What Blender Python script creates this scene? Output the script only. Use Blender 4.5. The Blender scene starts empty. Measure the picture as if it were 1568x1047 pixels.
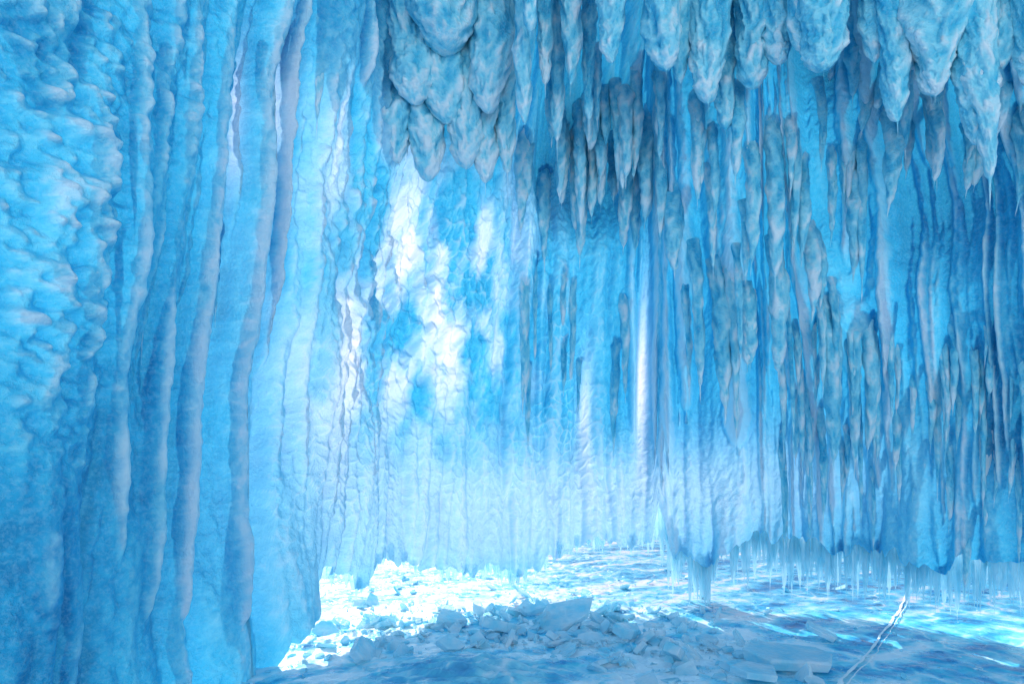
import bpy, math, random
import numpy as np
random.seed(7)
CAMH=1.3; F=871.1
# ---------------------------------------------------------------- helpers
_L={}
def vnoise(x,y,seed=0):
    if seed not in _L: _L[seed]=np.random.default_rng(seed).random((256,256)).astype(np.float32)
    L=_L[seed]; xf=np.floor(x); yf=np.floor(y); xi=xf.astype(np.int32); yi=yf.astype(np.int32)
    fx=x-xf; fy=y-yf; fx=fx*fx*(3-2*fx); fy=fy*fy*(3-2*fy)
    x0=xi&255; x1=(xi+1)&255; y0=yi&255; y1=(yi+1)&255
    return (L[x0,y0]*(1-fx)+L[x1,y0]*fx)*(1-fy)+(L[x0,y1]*(1-fx)+L[x1,y1]*fx)*fy
def fbm(x,y,seed=0,oct=4,g=0.5):
    v=0;a=1;t=0
    for o in range(oct):
        v=v+a*(vnoise(x*2**o+o*17.3,y*2**o+o*9.1,seed+o)-0.5); t+=a; a*=g
    return v/t*2
def worley(x,y,seed):
    """distance to cell border (F2-F1)"""
    r=np.random.default_rng(seed); A=r.random((128,128)); B=r.random((128,128))
    xf=np.floor(x); yf=np.floor(y); xi=xf.astype(int); yi=yf.astype(int); f1=np.full(x.shape,9.); f2=np.full(x.shape,9.)
    for i in (-1,0,1):
        for j in (-1,0,1):
            a=(xi+i)&127; b=(yi+j)&127
            d=(xf+i+A[a,b]-x)**2+(yf+j+B[a,b]-y)**2
            f2=np.minimum(f2,np.maximum(f1,d)); f1=np.minimum(f1,d)
    return np.sqrt(f2)-np.sqrt(f1)
def sstep(a,b,x):
    t=np.clip((x-a)/(b-a),0,1); return t*t*(3-2*t)
def mesh_from(name,V,Fc,smooth=True,attr=None,mat=None,col=None):
    me=bpy.data.meshes.new(name); V=np.asarray(V,dtype=np.float32); Fc=np.asarray(Fc,dtype=np.int32)
    me.vertices.add(len(V)); me.vertices.foreach_set('co',V.ravel())
    k=Fc.shape[1]; me.loops.add(Fc.size); me.loops.foreach_set('vertex_index',Fc.ravel())
    me.polygons.add(len(Fc)); me.polygons.foreach_set('loop_start',np.arange(len(Fc),dtype=np.int32)*k)
    me.polygons.foreach_set('use_smooth',np.full(len(Fc),smooth))
    me.update(calc_edges=True)
    for nm,at in (('ice',attr),('tint',col)):
        if at is None: continue
        a=me.color_attributes.new(nm,'FLOAT_COLOR','POINT')
        c=np.ones((len(V),4),dtype=np.float32); c[:,:at.shape[1]]=at
        a.data.foreach_set('color',c.ravel())
    ob=bpy.data.objects.new(name,me); bpy.context.scene.collection.objects.link(ob)
    if mat: me.materials.append(mat)
    return ob
def gridfaces(n,m,closed=False):
    i=np.arange(n-1)[:,None]
    if closed:
        j=np.arange(m)[None,:]; j2=(j+1)%m
    else:
        j=np.arange(m-1)[None,:]; j2=j+1
    return np.stack([i*m+j,(i+1)*m+j,(i+1)*m+j2,i*m+j2],-1).reshape(-1,4)
RP=[0,.25,.5,.75,1.0]
RC=np.array([(.008,.21,.47),(.022,.39,.69),(.075,.57,.82),(.27,.77,.93),(.74,.92,.99)])
def icecolor(k): 
    k=np.clip(k,0,1); return np.stack([np.interp(k,RP,RC[:,i]) for i in range(3)],-1)
# ---------------------------------------------------------------- materials
class NT:
    def __init__(s,name):
        s.m=bpy.data.materials.new(name); s.m.use_nodes=True; s.t=s.m.node_tree; s.t.nodes.clear()
    def n(s,ty,ins=None,**kw):
        nd=s.t.nodes.new(ty)
        for k,v in kw.items(): setattr(nd,k,v)
        if ins:
            for k,v in ins.items():
                if isinstance(v,bpy.types.NodeSocket): s.t.links.new(v,nd.inputs[k])
                else: nd.inputs[k].default_value=v
        return nd
    def math(s,op,a,b=0.0,clamp=False):
        return s.n('ShaderNodeMath',{0:a,1:b},operation=op,use_clamp=clamp).outputs[0]
    def mix(s,f,a,b):
        nd=s.n('ShaderNodeMix',data_type='RGBA'); nd.clamp_factor=True
        for k,v in ((0,f),(6,a),(7,b)):
            if isinstance(v,bpy.types.NodeSocket): s.t.links.new(v,nd.inputs[k])
            else: nd.inputs[k].default_value=v if k==0 else (*v,1)
        return nd.outputs[2]
    def noise(s,vec,scale,detail=4,rough=.55,dist=0.0):
        return s.n('ShaderNodeTexNoise',{'Vector':vec,'Scale':scale,'Detail':detail,'Roughness':rough,'Distortion':dist}).outputs[0]
    def rng(s,v,a,b,c=0.0,d=1.0):
        return s.n('ShaderNodeMapRange',{0:v,1:a,2:b,3:c,4:d}).outputs[0]
def ice_material(name,scale=38.,bump=.6,rough=.42,spec=.3):
    N=NT(name); tc=N.n('ShaderNodeTexCoord').outputs['Object']
    sep=N.n('ShaderNodeSeparateColor',{0:N.n('ShaderNodeVertexColor',layer_name='ice').outputs[0]})
    col=N.n('ShaderNodeVertexColor',layer_name='tint').outputs[0]
    thin=sep.outputs[0]; fac=sep.outputs[1]
    n=N.noise(tc,scale,3,.72)
    col=N.mix(N.math('MULTIPLY',N.rng(n,.45,.75),.28),col,(.62,.90,.97))
    b=N.n('ShaderNodeBump',{'Height':n,'Strength':bump,'Distance':.02}).outputs[0]
    pb=N.n('ShaderNodeBsdfPrincipled',{'Base Color':col,'Roughness':rough,'IOR':1.31,'Specular IOR Level':spec,'Normal':b})
    tcol=N.mix(thin,(.06,.60,.92),(1.0,.90,.96))
    tl=N.n('ShaderNodeBsdfTranslucent',{0:tcol,'Normal':b})
    mx=N.n('ShaderNodeMixShader',{0:fac,1:pb.outputs[0],2:tl.outputs[0]})
    N.n('ShaderNodeOutputMaterial',{'Surface':mx.outputs[0]})
    return N.m
def clear_material():
    N=NT('clear_icicle_ice'); col=N.n('ShaderNodeVertexColor',layer_name='tint').outputs[0]
    p=N.n('ShaderNodeBsdfPrincipled',{'Base Color':col,'Roughness':.12,'IOR':1.31})
    t=N.n('ShaderNodeBsdfTransparent',{0:(.84,.97,1,1)})
    tl=N.n('ShaderNodeBsdfTranslucent',{0:(.85,.97,1,1)})
    m1=N.n('ShaderNodeMixShader',{0:.5,1:p.outputs[0],2:tl.outputs[0]})
    m=N.n('ShaderNodeMixShader',{0:.5,1:m1.outputs[0],2:t.outputs[0]})
    N.n('ShaderNodeOutputMaterial',{'Surface':m.outputs[0]}); return N.m
ICE=ice_material('cave_wall_ice',46,.75); ICE2=ice_material('hanging_ice',46.,.85,.5,.15); CLEAR=clear_material()
# ---------------------------------------------------------------- plan of the alcove
ctrl=np.array([(-3.2,-.6),(-2.75,.8),(-2.35,2.2),(-1.95,3.8),(-1.35,5.2),(-.2,6.0),(1.4,6.2),(2.8,5.6),(3.8,4.5),(4.6,3.0),(5.0,1.4)])
cl=np.r_[0,np.cumsum(np.hypot(*np.diff(ctrl,axis=0).T))]
sd=np.linspace(0,cl[-1],2000); cx=np.interp(sd,cl,ctrl[:,0]); cy=np.interp(sd,cl,ctrl[:,1])
k=np.hanning(221); k/=k.sum()
cx=np.convolve(np.pad(cx,110,mode='reflect',reflect_type='odd'),k,'valid'); cy=np.convolve(np.pad(cy,110,mode='reflect',reflect_type='odd'),k,'valid')
LEN=cl[-1]
tx=np.gradient(cx,sd); ty=np.gradient(cy,sd); tl=np.hypot(tx,ty); nxx=ty/tl; nyy=-tx/tl
def basep(s,z,off=0):
    lf=.08+.12*sstep(4.5,7.5,s)
    o=lf*np.maximum(0,z-2.0)**1.25+off
    return np.interp(s,sd,cx)+np.interp(s,sd,nxx)*o, np.interp(s,sd,cy)+np.interp(s,sd,nyy)*o
SG,ZG=np.meshgrid(np.linspace(0,LEN,420),np.linspace(-1.2,7.5,300),indexing='ij')
BX,BY=basep(SG,ZG); ok=BY>.3
PX=np.where(ok,784+BX/np.maximum(BY,.3)*F,-9999); PY=np.where(ok,740-(ZG-CAMH)/np.maximum(BY,.3)*F,-9999)
def wall(px,py):
    i=np.argmin((PX-px)**2+(PY-py)**2); return SG.ravel()[i],ZG.ravel()[i],BY.ravel()[i]
rim=[(-60,1350),(150,1250),(330,1075),(400,1005),(430,972),(465,935),(488,888),(520,882),(545,908),(580,862),(600,850),(640,870),(700,882),(740,872),(790,888),(830,866),(860,852),(900,834),(1000,836),(1011,785),(1030,845),(1080,860),(1130,822),(1200,830),(1300,836),(1370,852),(1450,868),(1530,858),(1600,855)]
rs=[];rz=[]
for a,b in rim:
    s,z,_=wall(a,b); rs.append(s); rz.append(z)
rs=np.array(rs); rz=np.array(rz); o=np.argsort(rs); rs=rs[o]; rz=rz[o]
NS,NZ=1450,840
s1=np.linspace(0,LEN,NS)
zb=np.interp(s1,rs,rz)
zb=zb+.13*fbm(s1*4,s1*0,50,4)-.14*np.abs(fbm(s1*9,s1*0+3,54,3))+.05
zb=np.where(s1<rs[2]+.15,-.4,zb)
ZT=6.4
Z=zb[:,None]+(ZT-zb[:,None])*np.linspace(0,1,NZ)[None,:]; S=np.repeat(s1[:,None],NZ,1)
def gauss(px,py,rx,ry,pw=2.):
    s,z,y=wall(px,py); sa,_,_=wall(px+rx,py); sw=max(.04,abs(sa-s)); zw=ry/F*y
    return np.exp(-(np.abs((S-s)/sw)**pw+np.abs((Z-z)/zw)**pw))
low=.16*fbm(S*.9,Z*.5,1,3)+.08*fbm(S*3+.3*Z,Z*.7,5,3)
low+=-.55*gauss(890,270,95,80)+.45*gauss(1170,330,140,260)-.35*gauss(1440,330,130,90)-.10*gauss(640,420,130,120)-.3*gauss(1290,110,30,70)
low+=-.15*gauss(900,560,80,170)
def flutes(seed,width,amp,wander):
    r=np.random.default_rng(seed); c=[0]
    while c[-1]<LEN+1: c.append(c[-1]+width*r.uniform(.35,1.8))
    c=np.array(c); q=S+wander*fbm(S*.6,Z*.45,seed+1,3)
    i=np.clip(np.searchsorted(c,q)-1,0,len(c)-2)
    w=(c[i+1]-c[i]); u=(q-c[i])/w*2-1
    hgt=np.random.default_rng(seed+5).uniform(.5,1.3,len(c))[i]
    return amp*hgt*w/width*(1-u*u)
H=low+flutes(21,.34,.15,.30)*(.7+.5*fbm(S,Z*.6,33,2))+flutes(22,.12,.04,.12)*np.clip(.6+1.2*fbm(S*1.4,Z*.7,34,2),0,1.2)
nz=.5*fbm(S*18,Z*7,61,4,.6)
TIP=np.zeros_like(H)
def elem(s0,z0,s1_,z1,w,p,blunt=.5,seed=0):
    sm=min(s0,s1_)-w*1.8; sM=max(s0,s1_)+w*1.8
    i0=max(0,int(sm/LEN*(NS-1))); i1=min(NS,int(sM/LEN*(NS-1))+2)
    if i1-i0<2: return
    z=Z[i0:i1]; j=np.where((z>z1-.02).any(0))[0][0]
    s=S[i0:i1,j:]; z=z[:,j:]; t=(z0-z)/(z0-z1); tt=np.clip(t,0,1)
    c=s0+(s1_-s0)*tt+w*.3*fbm(z*1.3,z*0+seed*.37,70,2)
    te=.80+.16*blunt
    prof=blunt*np.sqrt(np.clip(1-(tt/te)**6,0,1))+(1-blunt)*(1-tt)**.7
    prof=prof*(1+.30*fbm(z*2.6,z*0+seed*1.3,75,3))
    ww=w*np.maximum(prof,.001)
    q=(s-c)/ww+ .34*nz[i0:i1,j:]
    h=low[i0:i1,j:]+p*(.45+.55*np.minimum(prof,1))*(1-np.abs(q)**2.2)
    inside=(np.abs(q)<1)&(t<1)
    A=H[i0:i1,j:]; m=inside&(h>A)
    A[m]=h[m]; B=TIP[i0:i1,j:]; B[m]=(sstep(.55,1,tt))[m]
def E(x0,y0,x1,y1,wpx,p,blunt=.5):
    a,b,y=wall(x0,y0); c,d,y2=wall(x1,y1)
    elem(a,b,c,d,wpx/F*y,p,blunt,random.random()*50)
def gen(n,xr,yt,ln,wr,pr,blunt=.6,lx=0):
    for _ in range(n):
        x=random.uniform(*xr); y=random.uniform(*yt); l=random.uniform(*ln); w=random.uniform(*wr)
        E(x,y,x+lx*l+random.uniform(-4,4),y+l,w,random.uniform(*pr),random.uniform(blunt-.3,min(1,blunt+.25)))
# left wall
gen(16,(120,330),(-150,400),(350,800),(14,28),(.10,.2),.6,-.14)
for a in [(410,-80,345,600,13),(360,-80,300,500,12),(310,60,262,520,18),(470,-60,455,420,13),(430,-60,395,640,12),(245,-60,165,432,30),(225,560,205,1000,26),(352,560,338,1000,28),(285,520,265,1000,26),(410,560,398,940,24),(140,500,150,900,32),(520,-60,520,170,24),(480,100,465,560,18),(445,300,440,820,20),(180,-60,150,300,30)]:
    E(*a,random.uniform(.18,.32),.6)
gen(56,(280,560),(-120,450),(150,450),(5,15),(.08,.20),.55,-.05)
# centre
gen(26,(780,1000),(-120,-40),(230,380),(14,30),(.30,.5),.65)
gen(30,(950,1260),(-50,200),(180,340),(14,34),(.30,.55),.6,.03)
gen(14,(560,780),(-120,-40),(200,330),(14,30),(.2,.35),.7)
gen(34,(770,1020),(300,480),(200,430),(10,24),(.10,.26),.6)
gen(44,(1000,1400),(250,480),(140,300),(8,24),(.35,.6),.4)
for a in [(1100,150,1105,540,44),(1050,250,1050,610,36),(1180,120,1210,520,70),(1222,420,1240,650,40),(1290,380,1330,600,64),(1160,350,1165,480,18),(1060,420,1050,650,30),(800,420,765,790,30),(860,440,845,770,28),(915,430,920,760,26),(960,430,975,700,16),(1130,520,1140,700,34)]:
    E(*a,random.uniform(.4,.65) if a[0]>1000 else .3,.7)
for x in range(1340,1640,14):
    E(x+random.uniform(-4,4),440+random.uniform(-10,10),x+20,random.uniform(600,860),random.uniform(8,13),random.uniform(.18,.30),.75)
gen(60,(1130,1560),(560,740),(60,200),(6,13),(.12,.28),.5)
gen(30,(1190,1600),(-150,0),(200,380),(18,36),(.3,.5),.6)
for x in range(440,1590,20):
    y=np.interp(x,[r[0] for r in rim],[r[1] for r in rim])
    E(x,y-random.uniform(120,260),x+random.uniform(-6,6),y+14,random.uniform(11,22),random.uniform(.08,.2),.8)
# narrow split between two curtains
gs_=gauss(982,600,13,150,4); H=H*(1-gs_)+gs_*(low-.02)
# hoar / cellular relief
ml=np.clip(gauss(30,300,120,400,4)+.6*gauss(230,100,60,200),0,1)
H+=ml*(.10*np.abs(fbm(S*8,Z*9,90,3))+.10*fbm(S*22,Z*20,95,4,.6))
mc=gauss(620,460,180,200,3); H+=mc*(.15*np.abs(fbm(S*5,Z*3.0,97,4))+.085*fbm(S*18,Z*11,98,4,.6))
wx=S+.06*fbm(S*5,Z*5,140,3); wz=Z+.06*fbm(S*5,Z*5,144,3)
cell=worley(wx*11,wz*8,7); vein=np.exp(-(cell/.13)**2)
mv=np.clip(gauss(500,680,90,150,3)+gauss(860,600,50,130,3)+.9*gauss(680,430,110,90,3)+.6*gauss(800,720,300,90,3)+.3*gauss(300,600,90,300,3),0,1)
H+=mv*.022*vein
top_=sstep(2.2,4,Z)
H+=.035*fbm(S*10,Z*2.4,101,4)+(.022+.02*top_)*fbm(S*34,Z*18,105,4,.65)
def blur(A,r0,r1):
    for ax,r in ((0,r0),(1,r1)):
        A=np.pad(A,[(r+1,r) if i==ax else (0,0) for i in range(2)],mode='edge').cumsum(axis=ax)
        n=A.shape[ax]; A=(np.take(A,range(2*r+1,n),axis=ax)-np.take(A,range(0,n-2*r-1),axis=ax))/(2*r+1)
    return A
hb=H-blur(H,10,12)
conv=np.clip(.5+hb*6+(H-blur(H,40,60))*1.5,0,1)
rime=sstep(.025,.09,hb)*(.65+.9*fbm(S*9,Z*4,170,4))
H=blur(H,1,1)
thin=.95*mc*np.clip(.50+2.0*fbm(S*3.8,Z*1.9,110,5),0,1)+1.0*gauss(982,590,9,110)+.7*gauss(895,640,12,80)+.50*gauss(760,790,340,100,3)  # thin ice, set where the sunlit patch, slit and hem glow
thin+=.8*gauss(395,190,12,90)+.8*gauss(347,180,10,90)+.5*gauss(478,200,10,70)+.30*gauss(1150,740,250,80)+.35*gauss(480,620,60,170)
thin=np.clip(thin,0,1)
deep_shade=1.2*gauss(0,900,230,360,3)+.9*gauss(890,270,80,70)+.9*gauss(1290,110,30,70)+.8*gauss(1440,330,130,100,3)+.5*gauss(1560,650,150,300)+.28*sstep(2.8,4.8,Z)+.35*gauss(60,150,140,200)+.3*gauss(250,500,90,300)-.3*gauss(1170,350,150,280)  # deeper blue painted in for corner vignette, dark recesses and dimmer top
deep_shade=np.clip(deep_shade,0,1.1)
kk=.16+.76*conv+.30*fbm(S*5,Z*1.3,150,5)+.28*fbm(S*26,Z*18,156,4,.6)+.22*TIP+.22*thin-.34*deep_shade+.40*mv*(vein-.25)+.14*gauss(1170,350,150,280)+.10*gauss(1100,700,300,120)
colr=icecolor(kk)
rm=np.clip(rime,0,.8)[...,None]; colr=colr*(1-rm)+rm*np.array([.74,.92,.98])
tc_=np.clip(thin[...,None]*1.2,0,1); colr=colr*(1-.5*tc_)+.5*tc_*np.array([.93,.92,.96])  # sunlit glow also painted into the base colour as pinkish white
fac=np.clip(.26+.24*thin-.16*deep_shade+.08*fbm(S*3,Z*1.2,160,3)-.10*(conv-.5),.05,.7)
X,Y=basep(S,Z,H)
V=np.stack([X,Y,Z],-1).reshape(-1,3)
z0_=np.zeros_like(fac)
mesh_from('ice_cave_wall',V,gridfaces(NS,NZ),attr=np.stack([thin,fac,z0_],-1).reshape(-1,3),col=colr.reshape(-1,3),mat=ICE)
# ---------------------------------------------------------------- free hanging tapered ice
def tube(top,tip,r,blunt=.5,nr=28,nl=110,flat=1.0,rough=.2,seed=0):
    t=np.linspace(0,1,nl)[:,None]; th=np.linspace(0,2*np.pi,nr,endpoint=False)[None,:]
    te=.82+.16*blunt
    prof=blunt*np.sqrt(np.clip(1-(t/te)**6,0,1))+(1-blunt)*(1-t)**.8
    L=abs(top[2]-tip[2]); zz=t*L
    cs=np.cos(th)*r*prof; sn=np.sin(th)*r*prof
    fine=.6*fbm(cs*28+seed*3.1+zz*1.5,sn*28+zz*7,124,4,.6)+.6*fbm(cs*15+seed*2.3+zz*7,sn*15+zz*9,134,4,.6)
    rad=r*prof*(1+.28*fbm(zz*3/max(r*6,.3),zz*0+seed,120,2)+rough*fbm(np.cos(th)*prof*1.3+seed*2.1,np.sin(th)*prof*1.3+zz*2.6,128,3)*2.2)+min(.045,r*.34)*fine*np.minimum(1,prof*1.5)
    rad=np.maximum(rad,.0008); rad[-1]=0.0005
    ty_=1-(1-t)**3
    cxx=top[0]+(tip[0]-top[0])*t+r*.35*fbm(zz*1.5,zz*0+seed,130,3); cyy=top[1]+(tip[1]-top[1])*ty_
    x=cxx+rad*np.cos(th); y=cyy+rad*np.sin(th)*flat; z=top[2]+(tip[2]-top[2])*t+0*th
    return np.stack([x,y,z],-1).reshape(-1,3), gridfaces(nl,nr,True), np.repeat(t,nr,1).ravel(), fine.ravel()
def at(px,py,d): return ((px-784)/F*d, d, CAMH+(740-py)/F*d)
def build_tubes(name,items,mat,k0=.5,thin1=.3,fac0=.3,tipk=.35,fac1=0.):
    Vs=[];Fs=[];As=[];Cs=[];o=0
    for k,it in enumerate(items):
        v,f,t,cv=tube(*it[:4],**it[4],seed=k*1.7+3)
        Vs.append(v);Fs.append(f+o);o+=len(v)
        As.append(np.stack([thin1*t**2,np.full(len(t),fac0)+fac1*t**2,0*t],-1))
        Cs.append(icecolor(k0+.65*cv+tipk*t**4+random.uniform(-.07,.07)))
    return mesh_from(name,np.concatenate(Vs),np.concatenate(Fs),attr=np.concatenate(As),col=np.concatenate(Cs),mat=mat)
items=[]
def HT(x0,x1,ytip,wpx,d,blunt=.6,y0=-160,**kw):
    kw2=dict(nr=72,nl=210); kw2.update(kw)
    items.append((at(x0,y0,d),at(x1,ytip,d),wpx/F*d,blunt,kw2))
for a in [(1255,1265,118,40,3.7,.9),(1225,1230,90,22,3.8,.8),(1352,1376,212,24,3.6,.7),(1425,1430,158,44,3.5,.9),(1393,1395,120,26,3.6,.8),(1478,1516,323,28,3.4,.5),(1475,1500,240,32,3.45,.85),(1532,1533,118,22,3.4,.85),(1335,1340,110,20,3.7,.8),(1570,1575,150,26,3.3,.8),(1420,1437,300,18,4.1,.6),(1380,1386,262,16,4.1,.6),(1300,1306,175,16,4.2,.6),
          (150,150,158,30,2.9,.85),(118,116,110,24,2.8,.85),(800,803,212,15,4.3,.75),(812,812,60,16,4.0,.8),
          (1010,1012,120,30,4.0,.85),(1080,1085,175,32,4.1,.8),(1105,1112,225,26,4.3,.7),(1150,1160,150,32,4.1,.85),(935,935,110,24,4.1,.8),(1040,1040,150,20,4.2,.7),(1190,1192,110,30,4.0,.85),(875,872,150,18,4.4,.7),(900,903,215,14,4.6,.6),(850,853,250,14,4.7,.6),(840,838,150,16,4.5,.7),
          (612,608,266,34,4.75,.9),(650,650,294,34,4.8,.9),(704,706,272,42,4.75,.92),(745,745,300,28,4.8,.85),(774,776,288,20,4.8,.8),(585,588,232,22,4.75,.85),(572,570,150,24,4.6,.9),(690,690,84,58,4.4,.95),(630,632,170,40,4.55,.92),(752,752,185,34,4.55,.9),(518,520,165,16,4.5,.8),(540,538,90,18,4.4,.85),(680,680,200,40,4.65,.92),(725,724,235,28,4.7,.9)]:
    HT(*a)
build_tubes('hanging_ice_drapes',items,ICE2,.60,.2,.06,.3)
def surfY(px,py):
    s,z,_=wall(px,py); i=int(np.clip(s/LEN*(NS-1),0,NS-1)); j=int(np.clip((z-zb[i])/(ZT-zb[i])*(NZ-1),0,NZ-1)); return Y[i,j]
items=[]
def root(n,xr,yt,ln,wr,bl,lx=0.):
    for _ in range(n):
        x=random.uniform(*xr); y=random.uniform(*yt); l=random.uniform(*ln)*random.uniform(.6,1); w=random.uniform(*wr); x1=x+lx*l+random.uniform(-3,3)
        if 955<x<1010 and y+l>420: continue
        ys=surfY(x,y); yt_=min(surfY(x+(x1-x)*f,y+l*f) for f in (.3,.5,.8,1.))
        if ys-yt_>.5: continue
        r=w/F*ys; d1=min(ys,yt_)-r*.6-.02
        items.append((at(x,y,ys+.05+r),at(x1,y+l,d1),r,random.uniform(*bl),dict(nr=26,nl=90)))
root(30,(790,1010),(60,260),(120,260),(7,13),(.4,.8))
root(40,(950,1330),(120,470),(140,340),(6,16),(.2,.7),.03)
root(60,(1190,1580),(440,680),(120,300),(3.5,7),(.2,.6),.05)
root(20,(1250,1580),(60,200),(80,200),(8,16),(.4,.7))
root(8,(220,560),(-60,480),(150,420),(5,9),(.2,.5),-.08)
root(10,(790,950),(380,560),(140,280),(4,8),(.2,.6))
build_tubes('curtain_icicles',items,ICE2,.68,.2,.08,.25)
items=[]
rx=[r[0] for r in rim]; ry=[r[1] for r in rim]
for i in range(640):
    x=random.uniform(400,1590) if i<200 else random.uniform(1020,1590)
    y=np.interp(x,rx,ry); s,z,yy=wall(x,y); d=yy+random.uniform(0,.4)
    l=76*random.random()**2.0+10 if x>1010 else random.choice([4,8,12,16])
    items.append((at(x,y-26,d),at(x+random.uniform(-2,2),y+l,d),random.uniform(2.4,6)/F*d,.3,dict(nr=10,nl=24,rough=.15)))
build_tubes('icicle_fringe',items,CLEAR,.9,.6,.5,.3,.1)
# ---------------------------------------------------------------- frozen lake
def floor_material():
    N=NT('lake_ice'); tc=N.n('ShaderNodeTexCoord').outputs['Object']
    col=N.n('ShaderNodeVertexColor',layer_name='tint').outputs[0]
    n2=N.noise(tc,7,4,.65,.4); n3=N.noise(tc,34,2,.6)
    c2=N.n('ShaderNodeMix',data_type='RGBA',blend_type='OVERLAY'); N.t.links.new(col,c2.inputs[6]); 
    N.t.links.new(N.rng(n2,.3,.7),c2.inputs[7]); c2.inputs[0].default_value=.3
    h=N.math('ADD',N.math('MULTIPLY',n2,.7),N.math('MULTIPLY',n3,.2))
    b=N.n('ShaderNodeBump',{'Height':h,'Strength':.5,'Distance':.04})
    p=N.n('ShaderNodeBsdfPrincipled',{'Base Color':c2.outputs[2],'Roughness':N.rng(n2,.35,.65,.2,.45),'IOR':1.31,'Specular IOR Level':.3,'Normal':b.outputs[0]})
    N.n('ShaderNodeOutputMaterial',{'Surface':p.outputs[0]}); return N.m
gx=np.r_[-np.geomspace(400,4.6,40),np.arange(-4.5,7,.018),np.geomspace(7.1,400,40)]
gy=np.r_[-np.geomspace(200,3.1,80),np.arange(-3,3,.06),np.arange(3,13,.02),np.geomspace(13.1,900,60)]
GX,GY=np.meshgrid(gx,gy,indexing='ij')
GZ=.035*fbm(GX*1.2,GY*1.2,200,4)+.02*np.abs(fbm(GX*5,GY*5,205,4))
md=np.exp(-(((GX+.25)/.65)**2+((GY-3.7)/.5)**2)); GZ+=md*(.12+.012*np.sin(GY*60+6*fbm(GX*3,GY*3,210,3)+GX*9)+.05*fbm(GX*5,GY*9,214,4))
ww=.35*fbm(GX*1.5,GY*1.5,220,4); w2=.35*fbm(GX*1.5,GY*1.5,226,4)
vA=worley((GX+ww)*1.1,(GY+w2)*1.1,31); vB=worley((GX+ww*.5)*6,(GY+w2*.5)*6,32)
GZ+=np.minimum(vB,.25)*.05*(1-md)*(1-.7*sstep(1.2,2.2,GX))
far=sstep(14,60,np.hypot(GX,GY)); GZ*=(1-far)
bounce_slope=np.clip((-2.2-GY)/9,0,1); bounce_slope=bounce_slope**1.15; GZ+=bounce_slope*10*(1+.15*fbm(GX*.15,GY*.15,260,3))  # unseen snow slope behind the camera, added to bounce sunlight onto the wall
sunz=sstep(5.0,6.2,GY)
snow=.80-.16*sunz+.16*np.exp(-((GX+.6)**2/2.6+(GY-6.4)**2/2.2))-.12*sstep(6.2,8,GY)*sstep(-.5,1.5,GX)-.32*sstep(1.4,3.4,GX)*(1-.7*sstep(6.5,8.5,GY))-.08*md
u_=GX*.88+GY*.47; v_=-GX*.47+GY*.88
snow=snow+.75*fbm(u_*1.3,v_*4.5,230,5)+.50*fbm(GX*7,GY*7,236,4)
snow+=.45*np.exp(-(vA/.02)**2)+.16*np.exp(-(vB/.06)**2)
gcol=icecolor(snow)
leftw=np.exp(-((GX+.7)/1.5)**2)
gs=(np.clip((snow-.60)*2,0,1)*sunz)[...,None]; gcol=gcol*(1-.7*gs)+.7*gs*np.array([.55,.70,.80])  # sunlit look put into the floor colour: whitened where the sun reaches
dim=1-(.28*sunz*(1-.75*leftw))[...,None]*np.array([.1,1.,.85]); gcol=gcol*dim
bounce_snow=sstep(1.5,0,GY)[...,None]; gcol=gcol*(1-bounce_snow)+bounce_snow*np.array([.86,.89,.91])  # unseen ground around and behind the camera, made snow white for bounce light
gcol=gcol*(1-.3*md[...,None])+.3*md[...,None]*np.array([.25,.48,.58])
mesh_from('frozen_lake_and_bounce_slope',np.stack([GX,GY,GZ],-1).reshape(-1,3),gridfaces(len(gx),len(gy)),col=gcol.reshape(-1,3),mat=floor_material())
def chunk_mat():
    N=NT('broken_ice'); tc=N.n('ShaderNodeTexCoord').outputs['Object']; n=N.noise(tc,7,4); n2=N.noise(tc,35,3)
    col=N.mix(N.rng(n,.35,.65),(.26,.78,.97),(.78,.94,1.0))
    b=N.n('ShaderNodeBump',{'Height':n2,'Strength':.5,'Distance':.02})
    p=N.n('ShaderNodeBsdfPrincipled',{'Base Color':col,'Roughness':.25,'IOR':1.31,'Specular IOR Level':.4,'Normal':b.outputs[0]})
    tr=N.n('ShaderNodeBsdfTranslucent',{0:(.45,.9,1,1)}); m=N.n('ShaderNodeMixShader',{0:.25,1:p.outputs[0],2:tr.outputs[0]})
    tp=N.n('ShaderNodeBsdfTransparent',{0:(.75,.95,1,1)}); m2=N.n('ShaderNodeMixShader',{0:.15,1:m.outputs[0],2:tp.outputs[0]})
    N.n('ShaderNodeOutputMaterial',{'Surface':m2.outputs[0]}); return N.m
CH=chunk_mat()
import bmesh
from mathutils import Vector, Matrix, Euler
def add_slab(bm,loc,r,th,rot,rn,stretch=1.6):
    n=rn.randint(5,8); angs=sorted([ (i+rn.uniform(-.3,.3))/n*2*math.pi for i in range(n)])
    M=Matrix.Translation(loc)@Euler(rot).to_matrix().to_4x4()
    pts=[(math.cos(a)*r*stretch*rn.uniform(.65,1.1),math.sin(a)*r*rn.uniform(.65,1.1)) for a in angs]
    lay=[]
    for zz,sc in ((-.5,.95),(.38,1.0),(.5,.93)):
        lay.append([bm.verts.new(M@Vector((x*sc+rn.uniform(-.03,.03)*r,y*sc,zz*th*rn.uniform(.85,1.1)))) for x,y in pts])
    bm.faces.new(lay[0][::-1]); bm.faces.new(lay[-1])
    for a,b in zip(lay[:-1],lay[1:]):
        for i in range(n): bm.faces.new((a[i],a[(i+1)%n],b[(i+1)%n],b[i]))
def fl(px,py): d=CAMH*F/(py-740); return (px-784)/F*d,d
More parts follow.
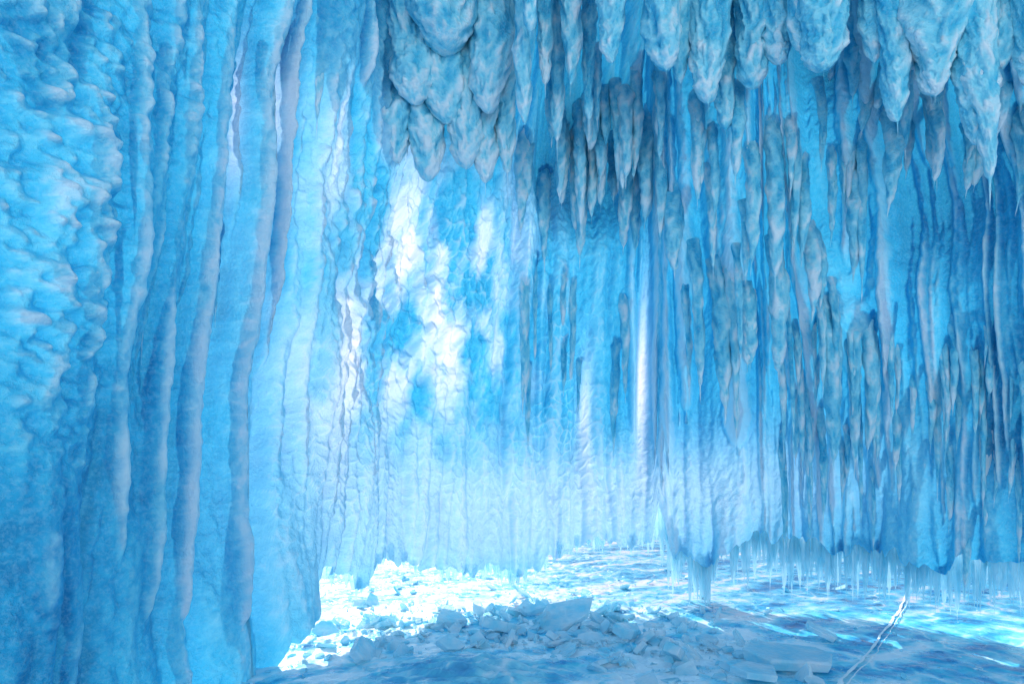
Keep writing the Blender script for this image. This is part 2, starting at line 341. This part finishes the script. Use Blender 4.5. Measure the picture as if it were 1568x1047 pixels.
def finish(bm,name):
    me=bpy.data.meshes.new(name); bm.to_mesh(me); bm.free(); me.materials.append(CH)
    ob=bpy.data.objects.new(name,me); bpy.context.scene.collection.objects.link(ob); return ob
rn=random.Random(3); bm=bmesh.new()
def scat(n,cx_,cy_,sx,sy,r0,r1,tilt,lim=2.0):
    for _ in range(n):
        x=rn.gauss(cx_,sx); y=rn.gauss(cy_,sy)
        if y<3.2 or y>12 or (x>lim and y<5.6): continue
        r=r0*(r1/r0)**(rn.random()**2.8)
        add_slab(bm,(x,y,r*.2+.02),r,r*rn.uniform(.25,.6),(rn.gauss(0,tilt),rn.gauss(0,tilt),rn.uniform(0,6.28)),rn)
scat(300,.1,5.0,.9,.6,.012,.10,.45)
scat(480,1.0,4.6,.8,.8,.012,.09,.5)
scat(170,-.9,4.8,.5,.6,.015,.10,.4)
scat(220,.8,6.5,1.8,1.0,.010,.06,.3)
scat(120,2.6,4.6,1.1,.8,.006,.03,.2,9)
finish(bm,'ice_rubble')
for px,py,r,th,rot in [(860,945,.22,.07,(.35,-.35,.45)),(1205,1005,.24,.08,(.1,.05,-.15)),(760,955,.15,.09,(-.2,.3,.2)),(960,965,.11,.08,(.3,.1,.9)),(690,945,.13,.08,(.2,.3,.1)),(1255,965,.13,.04,(.4,.3,.5)),(1030,1000,.10,.08,(.3,.5,1.2)),(560,1000,.11,.07,(1.0,.2,1.3)),(690,985,.07,.07,(.9,.2,.3)),(1155,1030,.14,.05,(.1,.1,.3)),(820,925,.16,.06,(.2,-.2,.6))]:
    bm=bmesh.new(); x,y=fl(px,py+15); add_slab(bm,(x,y,.08),r,th,rot,rn,1.7); ob=finish(bm,'ice_slab')
    bv=ob.modifiers.new('b','BEVEL'); bv.width=.008; bv.segments=2
# pressure crack
pts=[fl(a,b) for a,b in [(1405,868),(1388,905),(1380,935),(1362,960),(1345,985),(1325,1010),(1290,1045),(1262,1090)]]
pp=np.array(pts); L=np.r_[0,np.cumsum(np.hypot(*np.diff(pp,axis=0).T))]
def ribbon(q,qx,qy,w):
    zc=np.array([max(GZ[np.argmin(abs(gx-a-dx)),np.argmin(abs(gy-b))] for dx in (-.02,0,.02)) for a,b in zip(qx,qy)]); zc=np.maximum.reduce([zc,np.roll(zc,1),np.roll(zc,-1)]); n=len(q)
    return np.concatenate([np.stack([qx-w,qy,zc+.010],-1),np.stack([qx,qy,zc+.013],-1),np.stack([qx+w,qy,zc+.010],-1)]),gridfaces(3,n)[:,::-1]
q=np.linspace(0,L[-1],200)
bx=np.interp(q,L,pp[:,0]); by=np.interp(q,L,pp[:,1])
N=NT('crack_frost'); N.n('ShaderNodeOutputMaterial',{'Surface':N.n('ShaderNodeBsdfDiffuse',{'Color':(.88,.96,.98,1)}).outputs[0]})
Vs=[];Fs=[];o=0
for kx,(off,ws,i0,i1) in enumerate([(0,.014,0,200),(.05,.005,90,200)]):
    qq=q[i0:i1]; v,f=ribbon(qq,bx[i0:i1]+off+.03*fbm(qq*2.5,qq*0+kx,300,5,.6),by[i0:i1],ws*(.6+1.2*np.abs(fbm(qq*4,qq*0+5,305,3))))
    v[:,2]+=.002*kx
    Vs.append(v);Fs.append(f+o);o+=len(v)
mesh_from('ice_crack',np.concatenate(Vs),np.concatenate(Fs),mat=N.m)
# ---------------------------------------------------------------- light & camera
sc=bpy.context.scene
EL=math.radians(42); AZ=math.radians(-14)
w=bpy.data.worlds.new('World'); sc.world=w; w.use_nodes=True; nt=w.node_tree
sky=nt.nodes.new('ShaderNodeTexSky'); sky.sky_type='NISHITA'; sky.sun_disc=False; sky.sun_elevation=EL; sky.sun_rotation=AZ
nt.links.new(sky.outputs[0],nt.nodes['Background'].inputs[0]); nt.nodes['Background'].inputs[1].default_value=.15
sl=bpy.data.lights.new('sun','SUN'); sl.energy=5; sl.angle=math.radians(.5); sl.color=(1,.95,.90)
so=bpy.data.objects.new('sun',sl); sc.collection.objects.link(so)
dirv=Vector((math.sin(AZ)*math.cos(EL),math.cos(AZ)*math.cos(EL),math.sin(EL)))
so.rotation_euler=dirv.to_track_quat('Z','Y').to_euler()
cam=bpy.data.cameras.new('camera'); cam.lens=20; cam.sensor_width=36; cam.shift_y=.138; cam.clip_end=2000; cam.clip_start=.05
co=bpy.data.objects.new('camera',cam); co.location=(0,0,CAMH); co.rotation_euler=(math.radians(90),0,0); sc.collection.objects.link(co); sc.camera=co
sc.view_settings.view_transform='Standard'; sc.view_settings.look='None'; sc.view_settings.exposure=0
